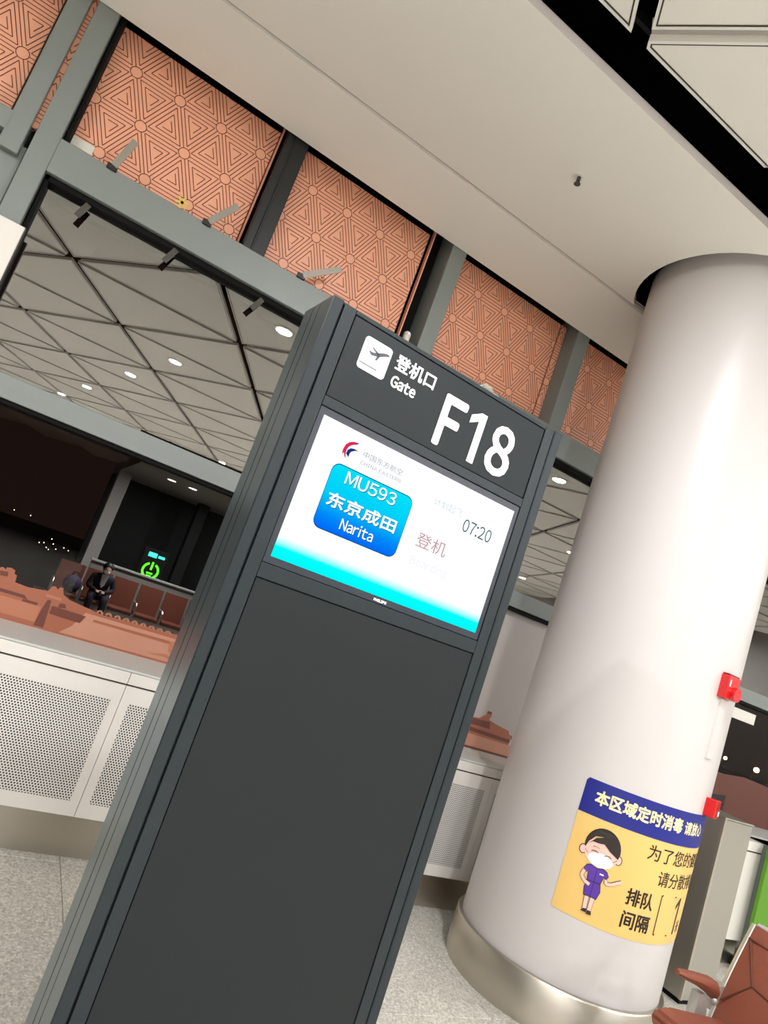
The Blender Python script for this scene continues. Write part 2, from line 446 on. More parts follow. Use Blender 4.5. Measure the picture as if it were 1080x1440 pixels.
# ---- window wall
ZS = .865                                        # sill height
wallb = empty('wall_back', (0, 0, 0)); wallb['kind'] = 'structure'; wallb['label'] = 'glazed wall of grey green metal frames'
def part(name, args, m, parent=wallb, bev=.003):
    bm = nb(); box(bm, *args, bev); return obj(name, bm, m, parent)
obj('backing', box(nb(), XL, XR, 3.93, 4.0, 2.95, 4.75), M['black'], wallb)
BZ0, BZ1 = 1.483 + EYE, 1.665 + EYE
TZ0, TZ1 = .392 + EYE, .5025 + EYE
part('beam', (-.56, XR, 3.60, 3.80, BZ0, BZ1), M['frame'])
part('beam', (XL, -.765, 3.60, 3.80, 1.565+EYE, BZ1), M['frame'])
part('transom', (-.553, XR, 3.60, 3.69, TZ0, TZ1), M['frame'])
part('transom_gasket', (-.553, XR, 3.615, 3.695, TZ0-.022, TZ0), M['black'])
part('head_gasket', (-.553, XR, 3.63, 3.695, BZ0-.03, BZ0), M['black'])
# mullions
part('mullion', (-.662, -.560, 3.60, 3.86, ZS, 4.42), M['frame'])
part('mullion', (-.780, -.690, 3.60, 3.86, BZ0, 4.42), M['frame'])
part('mullion', (-.85, -.666, 3.64, 3.86, ZS, BZ0+.07), M['frame'], bev=.008)
part('mullion', (.398, .525, 3.61, 3.86, BZ1-.01, 4.42), M['frame_dark'])  # same frame as its neighbours; its dark reflection is put into the colour
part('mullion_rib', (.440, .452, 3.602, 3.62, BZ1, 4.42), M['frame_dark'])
part('mullion', (1.575, 1.685, 3.60, 3.86, BZ1-.01, 4.42), M['frame'])
part('mullion', (2.715, 2.83, 3.60, 3.86, BZ1-.01, 4.42), M['frame'])
part('mullion', (3.86, 3.97, 3.60, 3.86, BZ1-.01, 4.42), M['frame'])
for x in (1.58, 3.86, 6.62): part('mullion', (x, x+.11, 3.60, 3.80, ZS, BZ0+.01), M['frame'])
part('mullion_gap', (1.49, 1.574, 3.80, 3.88, BZ1, 4.42), M['black'])
part('mullion_gap', (2.63, 2.714, 3.80, 3.88, BZ1, 4.42), M['black'])
part('jamb', (-.553, -.535, 3.63, 3.74, ZS, 4.42), M['black'])

# ---- terracotta panels with a printed maze of triangles
def lattice_print(x0, x1, z0, z1, px, pz, yy):
    """triangle lattice with nodes through (px, pz): rings, triple lines and nested triangles"""
    DX, DZ = .2385, .2465
    bm = nb(); put = lambda a, b: (a, yy, b); LW = .0042
    def seg(a, b):
        # clip to the panel
        (x_0, y_0), (x_1, y_1) = a, b; dx, dy = x_1-x_0, y_1-y_0; t0, t1 = 0., 1.
        for p, q in ((-dx, x_0-x0), (dx, x1-x_0), (-dy, y_0-z0), (dy, z1-y_0)):
            if abs(p) < 1e-12:
                if q < 0: return
                continue
            r = q/p
            if p < 0: t0 = max(t0, r)
            else: t1 = min(t1, r)
        if t0 < t1: stroke(bm, [(x_0+t0*dx, y_0+t0*dy), (x_0+t1*dx, y_0+t1*dy)], LW, put)
    def shrink(tr, k):
        cx = sum(p[0] for p in tr)/3; cz = sum(p[1] for p in tr)/3
        return [(cx+(p[0]-cx)*k, cz+(p[1]-cz)*k) for p in tr]
    r0 = .030
    j0, j1 = int((z0-pz)/DZ)-2, int((z1-pz)/DZ)+2
    for j in range(j0, j1+1):
        ox = px + (DX/2 if j % 2 else 0); zz = pz + j*DZ
        for i in range(int((x0-ox)/DX)-2, int((x1-ox)/DX)+3):
            n = (ox + i*DX, zz)
            ring = [(n[0]+r0*cos(2*pi*k/16), n[1]+r0*sin(2*pi*k/16)) for k in range(17)]
            for a, b in zip(ring, ring[1:]): seg(a, b)
            right = (n[0]+DX, zz); upr = (n[0]+DX/2, zz+DZ); upl = (n[0]-DX/2, zz+DZ); dn = (n[0]+DX/2, zz-DZ)
            for q in (right, upr, upl):
                L = hypot(q[0]-n[0], q[1]-n[1]); ux, uz = (q[0]-n[0])/L, (q[1]-n[1])/L
                seg((n[0]+ux*r0, n[1]+uz*r0), (q[0]-ux*r0, q[1]-uz*r0))
            for tr in ([n, right, upr], [n, right, dn]):
                for k in (.74, .47):
                    s_ = shrink(tr, k)
                    for a, b in zip(s_, s_[1:]+s_[:1]): seg(a, b)
                s_ = shrink(tr, .22); seg(s_[0], s_[1]); seg(s_[1], s_[2])
                m_ = shrink(tr, .47)[0]
    return bm
PY = 3.72
def orange(x0, x1, px, pz, z0=BZ1-.06, z1=2.434+EYE):
    p = part('terracotta_panel', (x0, x1, PY, PY+.02, z0, z1), M['orange'], bev=.002)
    obj('printed_pattern', lattice_print(x0, x1, z0, z1, px, pz+EYE, PY-.0012), M['brown_line'], p, kind='stuff')
orange(-1.75, -.812, -.87, 2.0)
orange(-.552, .367, -.4062, 2.249-2*.2465)
orange(.535, 1.447, .6547, 2.2389-2*.2465)
orange(1.70, 2.635, 1.9163, 2.2674-2*.2465)
orange(2.86, 3.80, 2.98, 2.25-2*.2465)
part('panel_edge', (.372, .382, 3.70, 3.74, BZ1-.06, 4.0), M['orange'], bev=.001)
part('panel_sliver', (-.690, -.662, 3.635, 3.65, BZ1-.01, 4.42), M['orange'], bev=.001)
obj('printed_pattern', lattice_print(-.690, -.662, BZ1-.04, 4.42, -.68, 2.0+EYE, 3.6335), M['brown_line'], wallb, kind='stuff')
part('panel_edge', (1.470, 1.478, 3.70, 3.74, BZ1-.06, 4.0), M['orange'], bev=.001)
p = part('panel_reflection', (2.66, 2.712, 3.74, 3.76, BZ1-.06, 3.9), M['orange'], bev=.001)  # patterned strip painted as the panel's reflection beside the mullion
obj('printed_pattern', lattice_print(2.66, 2.712, BZ1-.06, 3.9, 2.68, 2.0+EYE, 3.7388), M['brown_line'], p, kind='stuff')

# ---- glass
TILT = 0.0
nwin = 0
def window(x0, x1, z0, z1, tilt=0.0, m='pane'):
    global nwin
    nwin += 1
    bm = nb(); box(bm, x0, x1, 0, .01, 0, z1-z0)
    o = obj('window_%d' % nwin, bm, [M[m], M['clear']], kind='structure', label='dark window pane mirroring the lit hall')
    for f in o.data.polygons: f.material_index = 0 if f.normal.y < -.5 else 1
    o.location = (0, 3.68, z0); o.rotation_euler = (-tilt, 0, 0); return o
for x0, x1 in ((-.54, 1.58), (1.69, 3.86), (3.97, 6.62), (6.73, 9.6)):
    window(x0, x1, TZ1, BZ0-.02)
    window(x0, x1, ZS+.004, TZ0-.02, TILT, 'pane_clear')
window(-2.6, -.85, ZS+.004, 3.0)
bm = nb(); box(bm, 1.70, 3.85, 3.671, 3.674, ZS+.004, TZ0-.024)
e = obj('frosted_film', bm, mat('frosted_grey_film', (172, 165, 160), rough=.35)); tag(e, 'plain grey frosted film on the lower pane right of the gate sign', 'window film')
# ---- low plinth and sill
obj('baseboard_back', box(nb(), -2.8, 4.9, 3.295, 3.32, 0, .192), M['steel'], kind='structure', label='brushed steel plinth under the white cabinets')
obj('trim_1', box(nb(), -2.8, 12.0, 3.25, 3.74, ZS-.012, ZS, .003), M['sill'], kind='structure', label='pale grey window sill on top of the white cabinets')

# ================================================================== OBJECTS
# ---- radiator cabinets
CW = 1.1175; CX0 = .6325 - 2*CW
first = None
labels = ['white perforated cabinet at the far left of the row under the sill',
          'white perforated cabinet just left of the charcoal gate sign',
          'white perforated cabinet hidden behind the left half of the gate sign',
          'white perforated cabinet between the gate sign and the round column',
          'white perforated cabinet behind the round column']
for k in range(5):
    x = CX0 + (k)*CW
    e = empty('radiator_cabinet', (x, 3.25, .192)); tag(e, labels[k], 'cabinet', 'white cabinets under the windows')
    if first is None:
        first = {}
        first['body'] = obj('cabinet_body', box(nb(), .003, CW-.003, .022, .43, 0, ZS-.012-.192), M['white_metal'], e)
        first['fascia'] = obj('fascia', box(nb(), .0012, CW-.0012, 0, .02, .800-.192, ZS-.013-.192, .0015), M['white_metal'], e)
        bm = nb(); d0, d1, h = .0012, CW-.0012, .792-.192
        l, r, b, t = .042, CW-.042, .256-.192, .719-.192
        box(bm, d0, l, 0, .02, 0, h); box(bm, r, d1, 0, .02, 0, h); box(bm, l, r, 0, .02, 0, b); box(bm, l, r, 0, .02, t, h)
        first['door'] = obj('door', bm, M['white_metal'], e)
        g = obj('perforated_sheet', box(nb(), l, r, .0012, .01, b, t), M['perf'], first['door']); first['grille'] = g
        first['slot'] = obj('slot', box(nb(), .001, CW-.001, .016, .024, .790-.192, .802-.192), M['dark_line'], e)
    else:
        for n_ in ('body', 'fascia', 'door', 'slot'):
            c = first[n_].copy(); COL.objects.link(c); c.parent = e
            if n_ == 'door':
                q = first['grille'].copy(); COL.objects.link(q); q.parent = c
# the cabinet beyond the column
e = empty('end_cabinet', (5.02, 3.02, 0)); tag(e, 'white cabinet with a thin slot beside the steel box at the right', 'cabinet')
obj('cabinet_body', box(nb(), -.62, .24, .02, .23, .182, .865, .002), M['white_metal'], e)
obj('door', box(nb(), -.62, .24, 0, .018, .182, .79, .002), M['white_metal'], e)
obj('fascia', box(nb(), -.62, .24, 0, .018, .80, .865, .002), M['white_metal'], e)
obj('slot', box(nb(), -.61, .24, .008, .02, .788, .802), M['dark_line'], e)
obj('side_panel', box(nb(), .241, .285, -.04, .23, 0.182, .865, .002), M['frame'], e)
obj('plinth', box(nb(), -.62, .28, .05, .07, 0, .182), M['steel'], e)

# ---- skyline films on the lower glass
def film_frame(parent, layer, base=3.68):
    c, s = cos(TILT), sin(TILT)
    return lambda x, z: (x, base - .0015 - .0009*layer + (z-ZS)*s/c, z)
def band(bm, prof, zb, put, mi):
    flat(bm, [(prof[0][0], zb)] + [(a, b) for a, b in prof] + [(prof[-1][0], zb)], put, mi)
E_ = EYE
def E(pts): return [(a, b+E_) for a, b in pts]
FM = [M['film'], M['film_mid'], M['film_dark'], M['film_pale']]
bm = nb()
base = E([(-.54, -.39), (-.30, -.39), (-.30, -.33), (-.28, -.33), (-.28, -.345), (-.26, -.345), (-.26, -.33), (-.235, -.33), (-.235, -.40), (-.10, -.405), (-.055, -.40), (-.055, -.365), (-.035, -.352), (-.02, -.36), (-.02, -.35), (.0, -.345), (.02, -.352), (.022, -.368), (.035, -.372), (.04, -.405),
        (.10, -.41), (.19, -.40), (.20, -.372), (.215, -.368), (.23, -.38), (.235, -.365), (.25, -.365), (.262, -.395), (.30, -.412), (.48, -.437), (.60, -.43), (.70, -.43), (.80, -.43), (.90, -.42), (.98, -.40), (1.06, -.43), (1.25, -.43), (1.28, -.38), (1.40, -.38), (1.42, -.43), (1.58, -.43)])
band(bm, base, ZS+.003, film_frame(None, 0), 1)
p1 = film_frame(None, 1); p2 = film_frame(None, 2); p3 = film_frame(None, 3)
flat(bm, E([(.392, -.449), (1.10, -.449), (1.10, -.575), (.31, -.575), (.355, -.53)]), p1, 3)
flat(bm, E([(.44, -.47), (.95, -.466), (1.05, -.474), (.95, -.483), (.44, -.482)]), p2, 1)
flat(bm, E([(-.54, -.45), (.10, -.45), (.12, -.466), (-.54, -.466)]), p1, 2)
flat(bm, E([(.10, -.468), (.17, -.468), (.17, -.482), (.10, -.482)]), p1, 2)
flat(bm, E([(-.5, -.482), (.19, -.482), (.19, -.56), (-.5, -.56)]), p1, 0)
flat(bm, E([(.205, -.44), (.222, -.44), (.235, -.575), (.19, -.575), (.195, -.50)]), p2, 2)
flat(bm, E([(.235, -.462), (.40, -.466), (.385, -.505), (.235, -.50)]), p3, 2)
flat(bm, E([(.262, -.44), (.285, -.436), (.30, -.455), (.262, -.462)]), p2, 2)
flat(bm, E([(.19, -.415), (.262, -.415), (.262, -.428), (.19, -.428)]), p1, 0)
flat(bm, E([(-.04, -.372), (-.005, -.368), (.0, -.39), (-.04, -.395)]), p1, 2)
flat(bm, E([(.31, -.578), (1.58, -.578), (1.58, -.590), (-.54, -.590), (-.54, -.575)]), p1, 1)
for x in (.60, .615, .63, .645): stroke(bm, E([(x, -.495), (x, -.55)]), .004, p2, 3)
flat(bm, E([(.84, -.47), (.90, -.45), (.98, -.46), (1.0, -.52), (.92, -.55), (.85, -.52)]), p3, 0)
flat(bm, E([(.76, -.555), (.84, -.535), (.92, -.56), (.84, -.55)]), film_frame(None, 4), 0)
for k in range(9): stroke(bm, E([(.44+k*.045, -.43), (.455+k*.045, -.418), (.47+k*.045, -.432)]), .010, p1, 0)
tag(obj('skyline_film', bm, FM), 'terracotta city skyline film along the bottom of the left window', 'window film', 'skyline films on the glass')
p1 = film_frame(None, 1, 3.671)
bm = nb()
base = E([(1.69, -.42), (2.1, -.42), (2.12, -.36), (2.3, -.36), (2.32, -.42), (2.86, -.40), (2.90, -.385), (2.96, -.378), (2.985, -.36), (3.01, -.345), (3.012, -.318), (3.05, -.318), (3.055, -.345), (3.045, -.372), (3.10, -.385), (3.18, -.398), (3.235, -.405), (3.25, -.43), (3.28, -.43), (3.285, -.455), (3.26, -.47), (3.27, -.50), (3.86, -.50)])
band(bm, base, ZS+.003, film_frame(None, 0, 3.671), 1)
flat(bm, E([(2.86, -.392), (3.06, -.385), (3.07, -.43), (2.86, -.43)]), p1, 2)
flat(bm, E([(2.8, -.445), (3.27, -.462), (3.27, -.485), (2.8, -.47)]), p1, 2)
flat(bm, E([(2.8, -.49), (3.4, -.50), (3.4, -.57), (2.8, -.57)]), p1, 3)
flat(bm, E([(2.8, -.572), (3.4, -.572), (3.4, -.588), (2.8, -.588)]), p1, 2)
flat(bm, E([(3.012, -.32), (3.048, -.32), (3.048, -.335), (3.012, -.335)]), p1, 2)
tag(obj('skyline_film', bm, FM), 'terracotta pagoda skyline film between gate sign and round column', 'window film', 'skyline films on the glass')
p1 = film_frame(None, 1)
bm = nb()
base = E([(3.97, -.36), (4.6, -.36), (4.7, -.31), (5.3, -.31), (5.32, -.22), (5.62, -.235), (5.9, -.21), (6.3, -.23), (6.62, -.21)])
band(bm, base, ZS+.003, film_frame(None, 0), 0)
flat(bm, E([(5.3, -.44), (5.72, -.40), (5.72, -.60), (5.3, -.60)]), p1, 1)
tag(obj('skyline_film', bm, [M['film_brown'], M['dark_wall']]), 'dark brown skyline film on the window right of the column', 'window film', 'skyline films on the glass')

# ---- stays hanging at the head of the left window
def bar(bm, a, b, wdt, th):
    a, b = Vector(a), Vector(b); d = (b-a).normalized(); n = d.cross(Vector((0, 1, 0))).normalized()*wdt/2; y = Vector((0, th/2, 0))
    P = [a-n, a+n, b+n, b-n]; lo = [bm.verts.new(p-y) for p in P]; hi = [bm.verts.new(p+y) for p in P]
    fs = [bm.faces.new(lo), bm.faces.new(hi[::-1])]
    for k in range(4): fs.append(bm.faces.new((lo[(k+1) % 4], lo[k], hi[k], hi[(k+1) % 4])))
    bmesh.ops.recalc_face_normals(bm, faces=fs)
stays = [((-.3095, 1.6725), (-.2666, 1.8374), (-.3667, 1.3596), (-.3464, 1.4294), 'leftmost of the three metal window stays on the frame'),
         ((.1929, 1.6732), (.2957, 1.8281), (.0706, 1.3696), (.098, 1.4455), 'middle one of the three metal window stays on the frame'),
         ((.7569, 1.6829), (.9451, 1.8273), (.5664, 1.37), (.5998, 1.4377), 'metal window stay nearest to the gate sign top')]
for a, b, c, d, lb in stays:
    e = empty('window_stay', (a[0], 3.6, a[1]+EYE)); tag(e, lb, 'window stay', 'window stays along the grey beam')
    L = lambda p, y: (p[0]-a[0], y, p[1]-a[1])
    bm = nb(); bar(bm, L(a, -.012), L(b, -.03), .034, .006); o = obj('arm', bm, M['stay'], e)
    bm = nb(); box(bm, -.03, .02, -.012, .004, -.022, .008, .002); obj('hinge', bm, M['frame_dark'], e)
    q = ((d[0]+(d[0]-c[0])*.25), d[1]+(d[1]-c[1])*.25)
    bm = nb(); bar(bm, L(c, .012), L(q, .03), .03, .006); obj('lower_arm', bm, M['dark_line'], e)

# small bits on the beam
bm = nb(); put = lambda a, b: (a, 0, b)
for k in range(6):
    a = k*pi/3+.3; bar(bm, (0, 0, 0), (.034*cos(a), 0, .034*sin(a)), .012, .003)
e = obj('flower_sticker', bm, M['brass']); e.location = (.038, 3.59, 1.69+EYE); tag(e, 'small yellow flower sticker on the grey beam', 'sticker')
bm = nb(); box(bm, -.055, .055, -.004, 0, -.03, .02, .001)
e = obj('paper_label', bm, M['paper']); e.location = (-.485, 3.72-.001, 1.748+EYE); tag(e, 'torn white paper label in the lower left corner of the panel', 'label')
# white board at the left edge
e = empty('notice_board', (-.9, 3.56, 2.2)); tag(e, 'plain white board fixed to the mullion at the left edge', 'board')
obj('board_panel', box(nb(), -.42, .372, 0, .036, 0, 1.168+EYE-2.2, .003), M['white_metal'], e)
obj('board_edge', box(nb(), .372, .376, .004, .036, 0.0, 1.168+EYE-2.2), M['dark_line'], e)
# white plate under the right transom
e = obj('white_plate', box(nb(), 5.30, 5.80, -.012, 0, .235+EYE, .325+EYE, .002), M['white_metal']); e.location = (0, 3.655, 0)
tag(e, 'white rectangular plate hanging under the transom right of the column', 'plate')

# ---- round column
e = empty('round_column', (PC[0], PC[1], 0)); tag(e, 'white round column with a steel skirt at the right', 'column')
col = e
bm = nb(); cyl(bm, (0, 0, 1.99), PR, 3.98, seg=128); obj('shaft', bm, M['column'], e, smooth=True)
bm = nb()
n = 128; prof = [(.532, 0.0), (.532, .192), (.526, .2), (.504, .2)]
rings = [[bm.verts.new((r*cos(2*pi*k/n), r*sin(2*pi*k/n), z)) for k in range(n)] for r, z in prof]
for A, B in zip(rings, rings[1:]):
    for k in range(n): bm.faces.new((A[k], A[(k+1) % n], B[(k+1) % n], B[k]))
obj('steel_skirt', bm, M['steel'], e, smooth=True)
# poster wrapped round the column
PO = empty('poster', (PC[0], PC[1], 0)); tag(PO, 'yellow and blue disinfection poster wrapped round the white column', 'poster')
A0 = radians(-147)
def wrap(layer):
    R = PR + .002 + layer*.0011
    return lambda s, z: (R*cos(A0 + s/.507), R*sin(A0 + s/.507), z)
def wrap_sheet(bm, s0, s1, z0, z1, put, n=40, top=None):
    a = [bm.verts.new(put(s0+(s1-s0)*k/n, z0)) for k in range(n+1)]
    b = [bm.verts.new(put(s0+(s1-s0)*k/n, z1)) for k in range(n+1)]
    for k in range(n): bm.faces.new((a[k], a[k+1], b[k+1], b[k]))
bm = nb(); pA = wrap(0)
rows = [(0.0, .765, .502), (0.0, .782, .515), (0.0, .785, .94)]
prev = None
for s0, s1, z in rows:
    row = [bm.verts.new(pA(s0+(s1-s0)*k/40, z - .010*sin(pi*k/40)*(1 if z < .51 else 0))) for k in range(41)]
    if prev:
        for k in range(40): bm.faces.new((prev[k], prev[k+1], row[k+1], row[k]))
    prev = row
obj('yellow_sheet', bm, M['poster_yellow'], PO, smooth=True)
bm = nb(); prev = None
for s0, s1, z in ((0.0, .785, .938), (0.002, .785, 1.083), (.012, .785, 1.097)):
    row = [bm.verts.new(pA(s0+(s1-s0)*k/40, z)) for k in range(41)]
    if prev:
        for k in range(40): bm.faces.new((prev[k], prev[k+1], row[k+1], row[k]))
    prev = row
obj('blue_banner', bm, M['poster_blue'], PO, smooth=True)
p1 = wrap(1)
bm = nb(); fit_text(bm, '本区域定时消毒', .058, .505, .993, 1.062, p1, bold=.0022); fit_text(bm, '请放心', .522, .70, .995, 1.056, p1, bold=.0015)
obj('lettering', bm, M['poster_cream'], PO)
bm = nb()
fit_text(bm, '为了您的健康', .349, .81, .846, .916, p1, bold=.0006); fit_text(bm, '请分散排队', .437, .80, .745, .813, p1, bold=.0006)
fit_text(bm, '排队', .301, .446, .632, .706, p1, bold=.0018); fit_text(bm, '间隔', .303, .452, .533, .607, p1, bold=.0018)
stroke(bm, [(.605, .709), (.489, .709), (.492, .536), (.600, .536)], .006, p1)
flat(bm, [(.650, .54), (.664, .54), (.664, .705), (.652, .705), (.622, .672), (.622, .652), (.650, .678)], p1); fit_text(bm, '米', .68, .73, .545, .60, p1)
obj('lettering', bm, M['ink'], PO)
# the attendant drawn on the poster
GM = [M['ink'], M['skin'], M['print_white'], M['purple'], M['purple_dark']]
def ell(cx, cz, rx, rz, a0=0, a1=360, n=28, rot=0):
    out = []
    for k in range(n+(0 if a1-a0 >= 360 else 1)):
        t = radians(a0+(a1-a0)*k/n); x, z = rx*cos(t), rz*sin(t); c, s = cos(rot), sin(rot)
        out.append((cx+x*c-z*s, cz+x*s+z*c))
    return out
bm = nb(); L = [wrap(1+.7*k) for k in range(7)]
flat(bm, ell(.066, .790, .017, .021), L[0], 0); flat(bm, ell(.0665, .790, .0135, .0175), L[1], 1)
flat(bm, ell(.226, .797, .017, .021), L[0], 0); flat(bm, ell(.2255, .797, .0135, .0175), L[1], 1)
flat(bm, ell(.147, .824, .080, .084), L[0], 0)                                    # hair
flat(bm, ell(.147, .800, .074, .064), L[1], 1)                                    # face
flat(bm, [(.155, .875), (.110, .856), (.080, .818), (.098, .836), (.128, .838), (.150, .842), (.178, .822), (.205, .808), (.222, .800), (.227, .826), (.215, .865), (.185, .893), (.147, .908), (.108, .893), (.078, .862), (.068, .822), (.073, .800), (.082, .830), (.105, .862)], L[3], 0)
flat(bm, ell(.150, .769, .056, .030), L[2], 2)                                    # mask
stroke(bm, ell(.118, .792, .016, .010, 20, 160, 8), .003, L[4], 0); stroke(bm, ell(.178, .790, .016, .010, 20, 160, 8), .003, L[4], 0)
stroke(bm, ell(.120, .812, .018, .008, 40, 150, 8), .002, L[4], 0)
stroke(bm, [(.090, .782), (.075, .795)], .002, L[4], 0); stroke(bm, [(.204, .782), (.220, .796)], .002, L[4], 0)
flat(bm, [(.118, .742), (.100, .735), (.090, .715), (.104, .700), (.112, .708), (.116, .670), (.112, .640), (.118, .606), (.176, .604), (.186, .640), (.178, .675), (.184, .705), (.196, .700), (.204, .716), (.192, .734), (.172, .742), (.146, .734)], L[2], 0)
flat(bm, [(.119, .739), (.102, .733), (.093, .715), (.104, .703), (.114, .711), (.119, .670), (.115, .640), (.121, .609), (.174, .607), (.183, .640), (.175, .675), (.181, .708), (.195, .703), (.201, .716), (.190, .731), (.172, .739), (.146, .731)], L[3], 3)
stroke(bm, [(.117, .672), (.178, .674)], .005, L[4], 4); stroke(bm, [(.147, .730), (.148, .610)], .0022, L[4], 4)
flat(bm, [(.162, .712), (.180, .712), (.180, .718), (.162, .718)], L[4], 2)
def limb(pts, wd):
    stroke(bm, pts, wd+.004, L[1], 0); stroke(bm, pts, wd, L[5], 1)
limb([(.096, .708), (.090, .682), (.108, .664), (.132, .656)], .014)
limb([(.194, .702), (.198, .684), (.222, .690), (.250, .708), (.262, .714)], .013)
limb([(.134, .606), (.138, .552)], .017); limb([(.160, .606), (.158, .548)], .017)
flat(bm, [(.124, .540), (.148, .540), (.147, .556), (.132, .553)], L[6], 0); flat(bm, [(.150, .534), (.172, .536), (.168, .552), (.150, .552)], L[6], 0)
obj('attendant_drawing', bm, GM, PO)

# ---- fire call point and its cable cover, and the red box lower down
def on_column(ang, z, name):
    a = radians(ang); e = empty(name, (PC[0]+PR*cos(a), PC[1]+PR*sin(a), z)); e.rotation_euler = (0, 0, a + pi/2); return e
e = on_column(-83.5, 1.655, 'fire_call_point'); tag(e, 'glossy red fire call point high on the white column', 'fire alarm')
obj('back_box', box(nb(), -.055, .055, -.038, .012, 0, .115, .006, seg=2), M['red'], e)
bm = nb(); cyl(bm, (.012, -.045, .034), .034, .03, axis='y', seg=24); obj('sounder', bm, M['red'], e, smooth=True)
bm = nb(); box(bm, -.042, -.036, -.0405, -.036, .062, .095); obj('white_mark', bm, M['print_white'], e)
obj('cover_plate', box(nb(), -.05, .05, -.030, .012, .1152, .122, .002), M['red_dark'], e)
e = on_column(-83.0, 1.36, 'cable_cover'); tag(e, 'thin white cable cover running down from the red call point', 'conduit')
bm = nb(); prism(bm, [(-.034, .008), (-.026, -.008), (.026, -.008), (.034, .008)], 0, .292); obj('cover_strip', bm, M['column'], e)
bm = nb(); box(bm, -.036, .036, -.010, .008, .285, .294, .001); obj('end_cap', bm, M['white_metal'], e)
e = on_column(-67, 1.10, 'red_alarm_box'); tag(e, 'small red box just above the poster edge by the steel box', 'fire alarm')
obj('box_body', box(nb(), -.045, .045, -.05, .014, 0, .085, .004), M['red'], e)
obj('white_label', box(nb(), .022, .040, -.0515, -.049, .012, .035), M['print_white'], e)

# ---- steel box beside the column
e = empty('steel_post_box', (3.985, 2.53, 0)); tag(e, 'brushed steel pedestal box standing right behind the white column', 'box')
obj('box_body', box(nb(), 0, .275, 0, .34, .03, 1.045, .004), M['steel_dark'], e)
obj('lid', box(nb(), -.004, .279, -.004, .344, 1.045, 1.055, .002), M['steel'], e)
obj('corner_strip', box(nb(), -.003, .014, -.003, .014, .03, 1.045, .001), M['steel'], e)
obj('base', box(nb(), .02, .255, .02, .32, 0, .03), M['black'], e)

# ---- green board at the right edge
e = empty('green_board', (5.20, 2.93, 0)); tag(e, 'bright green low board at the right edge behind the brown seat', 'board')
obj('board_panel', box(nb(), 0, 1.1, 0, .03, .06, .91, .003), M['green'], e)
for x in (.06, .98): obj('foot', box(nb(), x, x+.06, -.1, .13, 0, .06, .004), M['frame_dark'], e)

# ---- brown airport seat
e = empty('waiting_seat', (2.75, 1.42, 0)); tag(e, 'brown leather waiting seat with pale metal arm in the lower right corner', 'seat')
def lx(x, y, z): return (x-2.75, y-1.42, z)
# seat cushion
bm = nb(); pts = [(2.50, .425), (2.485, .455), (2.50, .482), (2.56, .492), (2.92, .455), (2.94, .42), (2.90, .38), (2.56, .385)]
prism(bm, [(a-2.75, b) for a, b in pts], 1.13-1.42, 1.675-1.42, axis='y')
bmesh.ops.bevel(bm, geom=list(bm.edges), offset=.012, segments=2, affect='EDGES')
obj('seat_cushion', bm, M['leather'], e, smooth=True)
# backrest: leaning shell, front face towards -x
def bp(u, v, d=0.0):
    """u across (0 far side .. 1 near side), v up, d out of the front face"""
    x = 2.905 + (3.055-2.905)*v - .010*sin(pi*v); z = .41 + (.80-.41)*v; y = 1.70 - .56*u
    nx, nz = -.93, .36
    return (x + nx*d - 2.75, y - 1.42, z + nz*d)
bm = nb(); nu, nv = 10, 12
def puff(u, v):
    return .030 + .012*(sin(pi*min(max(u, 0), 1))**.5)*(sin(pi*min(max(v, .02), .98))**.5)
F0 = [[bm.verts.new(bp(i/nu, j/nv, puff(i/nu, j/nv) if 0 < i < nu and 0 < j < nv else .022)) for i in range(nu+1)] for j in range(nv+1)]
B0 = [[bm.verts.new(bp(i/nu, j/nv, -.03)) for i in range(nu+1)] for j in range(nv+1)]
for j in range(nv):
    for i in range(nu):
        bm.faces.new((F0[j][i], F0[j][i+1], F0[j+1][i+1], F0[j+1][i])); bm.faces.new((B0[j][i+1], B0[j][i], B0[j+1][i], B0[j+1][i+1]))
for j in range(nv):
    bm.faces.new((F0[j+1][0], B0[j+1][0], B0[j][0], F0[j][0])); bm.faces.new((F0[j][nu], B0[j][nu], B0[j+1][nu], F0[j+1][nu]))
for i in range(nu):
    bm.faces.new((F0[0][i], B0[0][i], B0[0][i+1], F0[0][i+1])); bm.faces.new((F0[nv][i+1], B0[nv][i+1], B0[nv][i], F0[nv][i]))
bmesh.ops.recalc_face_normals(bm, faces=list(bm.faces))
back = obj('backrest', bm, M['leather'], e, smooth=True)
bm = nb()
def seam(ps): tube(bm, [bp(u, v, puff(u, v)+.001) for u, v in ps], .0035, 6)
def lerp(a, b, n=8): return [(a[0]+(b[0]-a[0])*k/n, a[1]+(b[1]-a[1])*k/n) for k in range(n+1)]
seam(lerp((.01, .86), (.99, .82))); seam(lerp((.03, .84), (.17, .50))); seam(lerp((.17, .50), (.02, .24))); seam(lerp((.17, .50), (.99, .34)))
obj('stitched_seam', bm, M['seam'], back)
bm = nb(); tube(bm, [bp(-.012, v/10*1.0, .008) for v in range(0, 11)], [.016]*11, 10); tube(bm, [bp(u/10*1.0, 1.006, -.004) for u in range(0, 11)], [.016]*11, 10)
obj('shell_edge', bm, M['pale_metal'], e, smooth=True, label='pale metal edge')
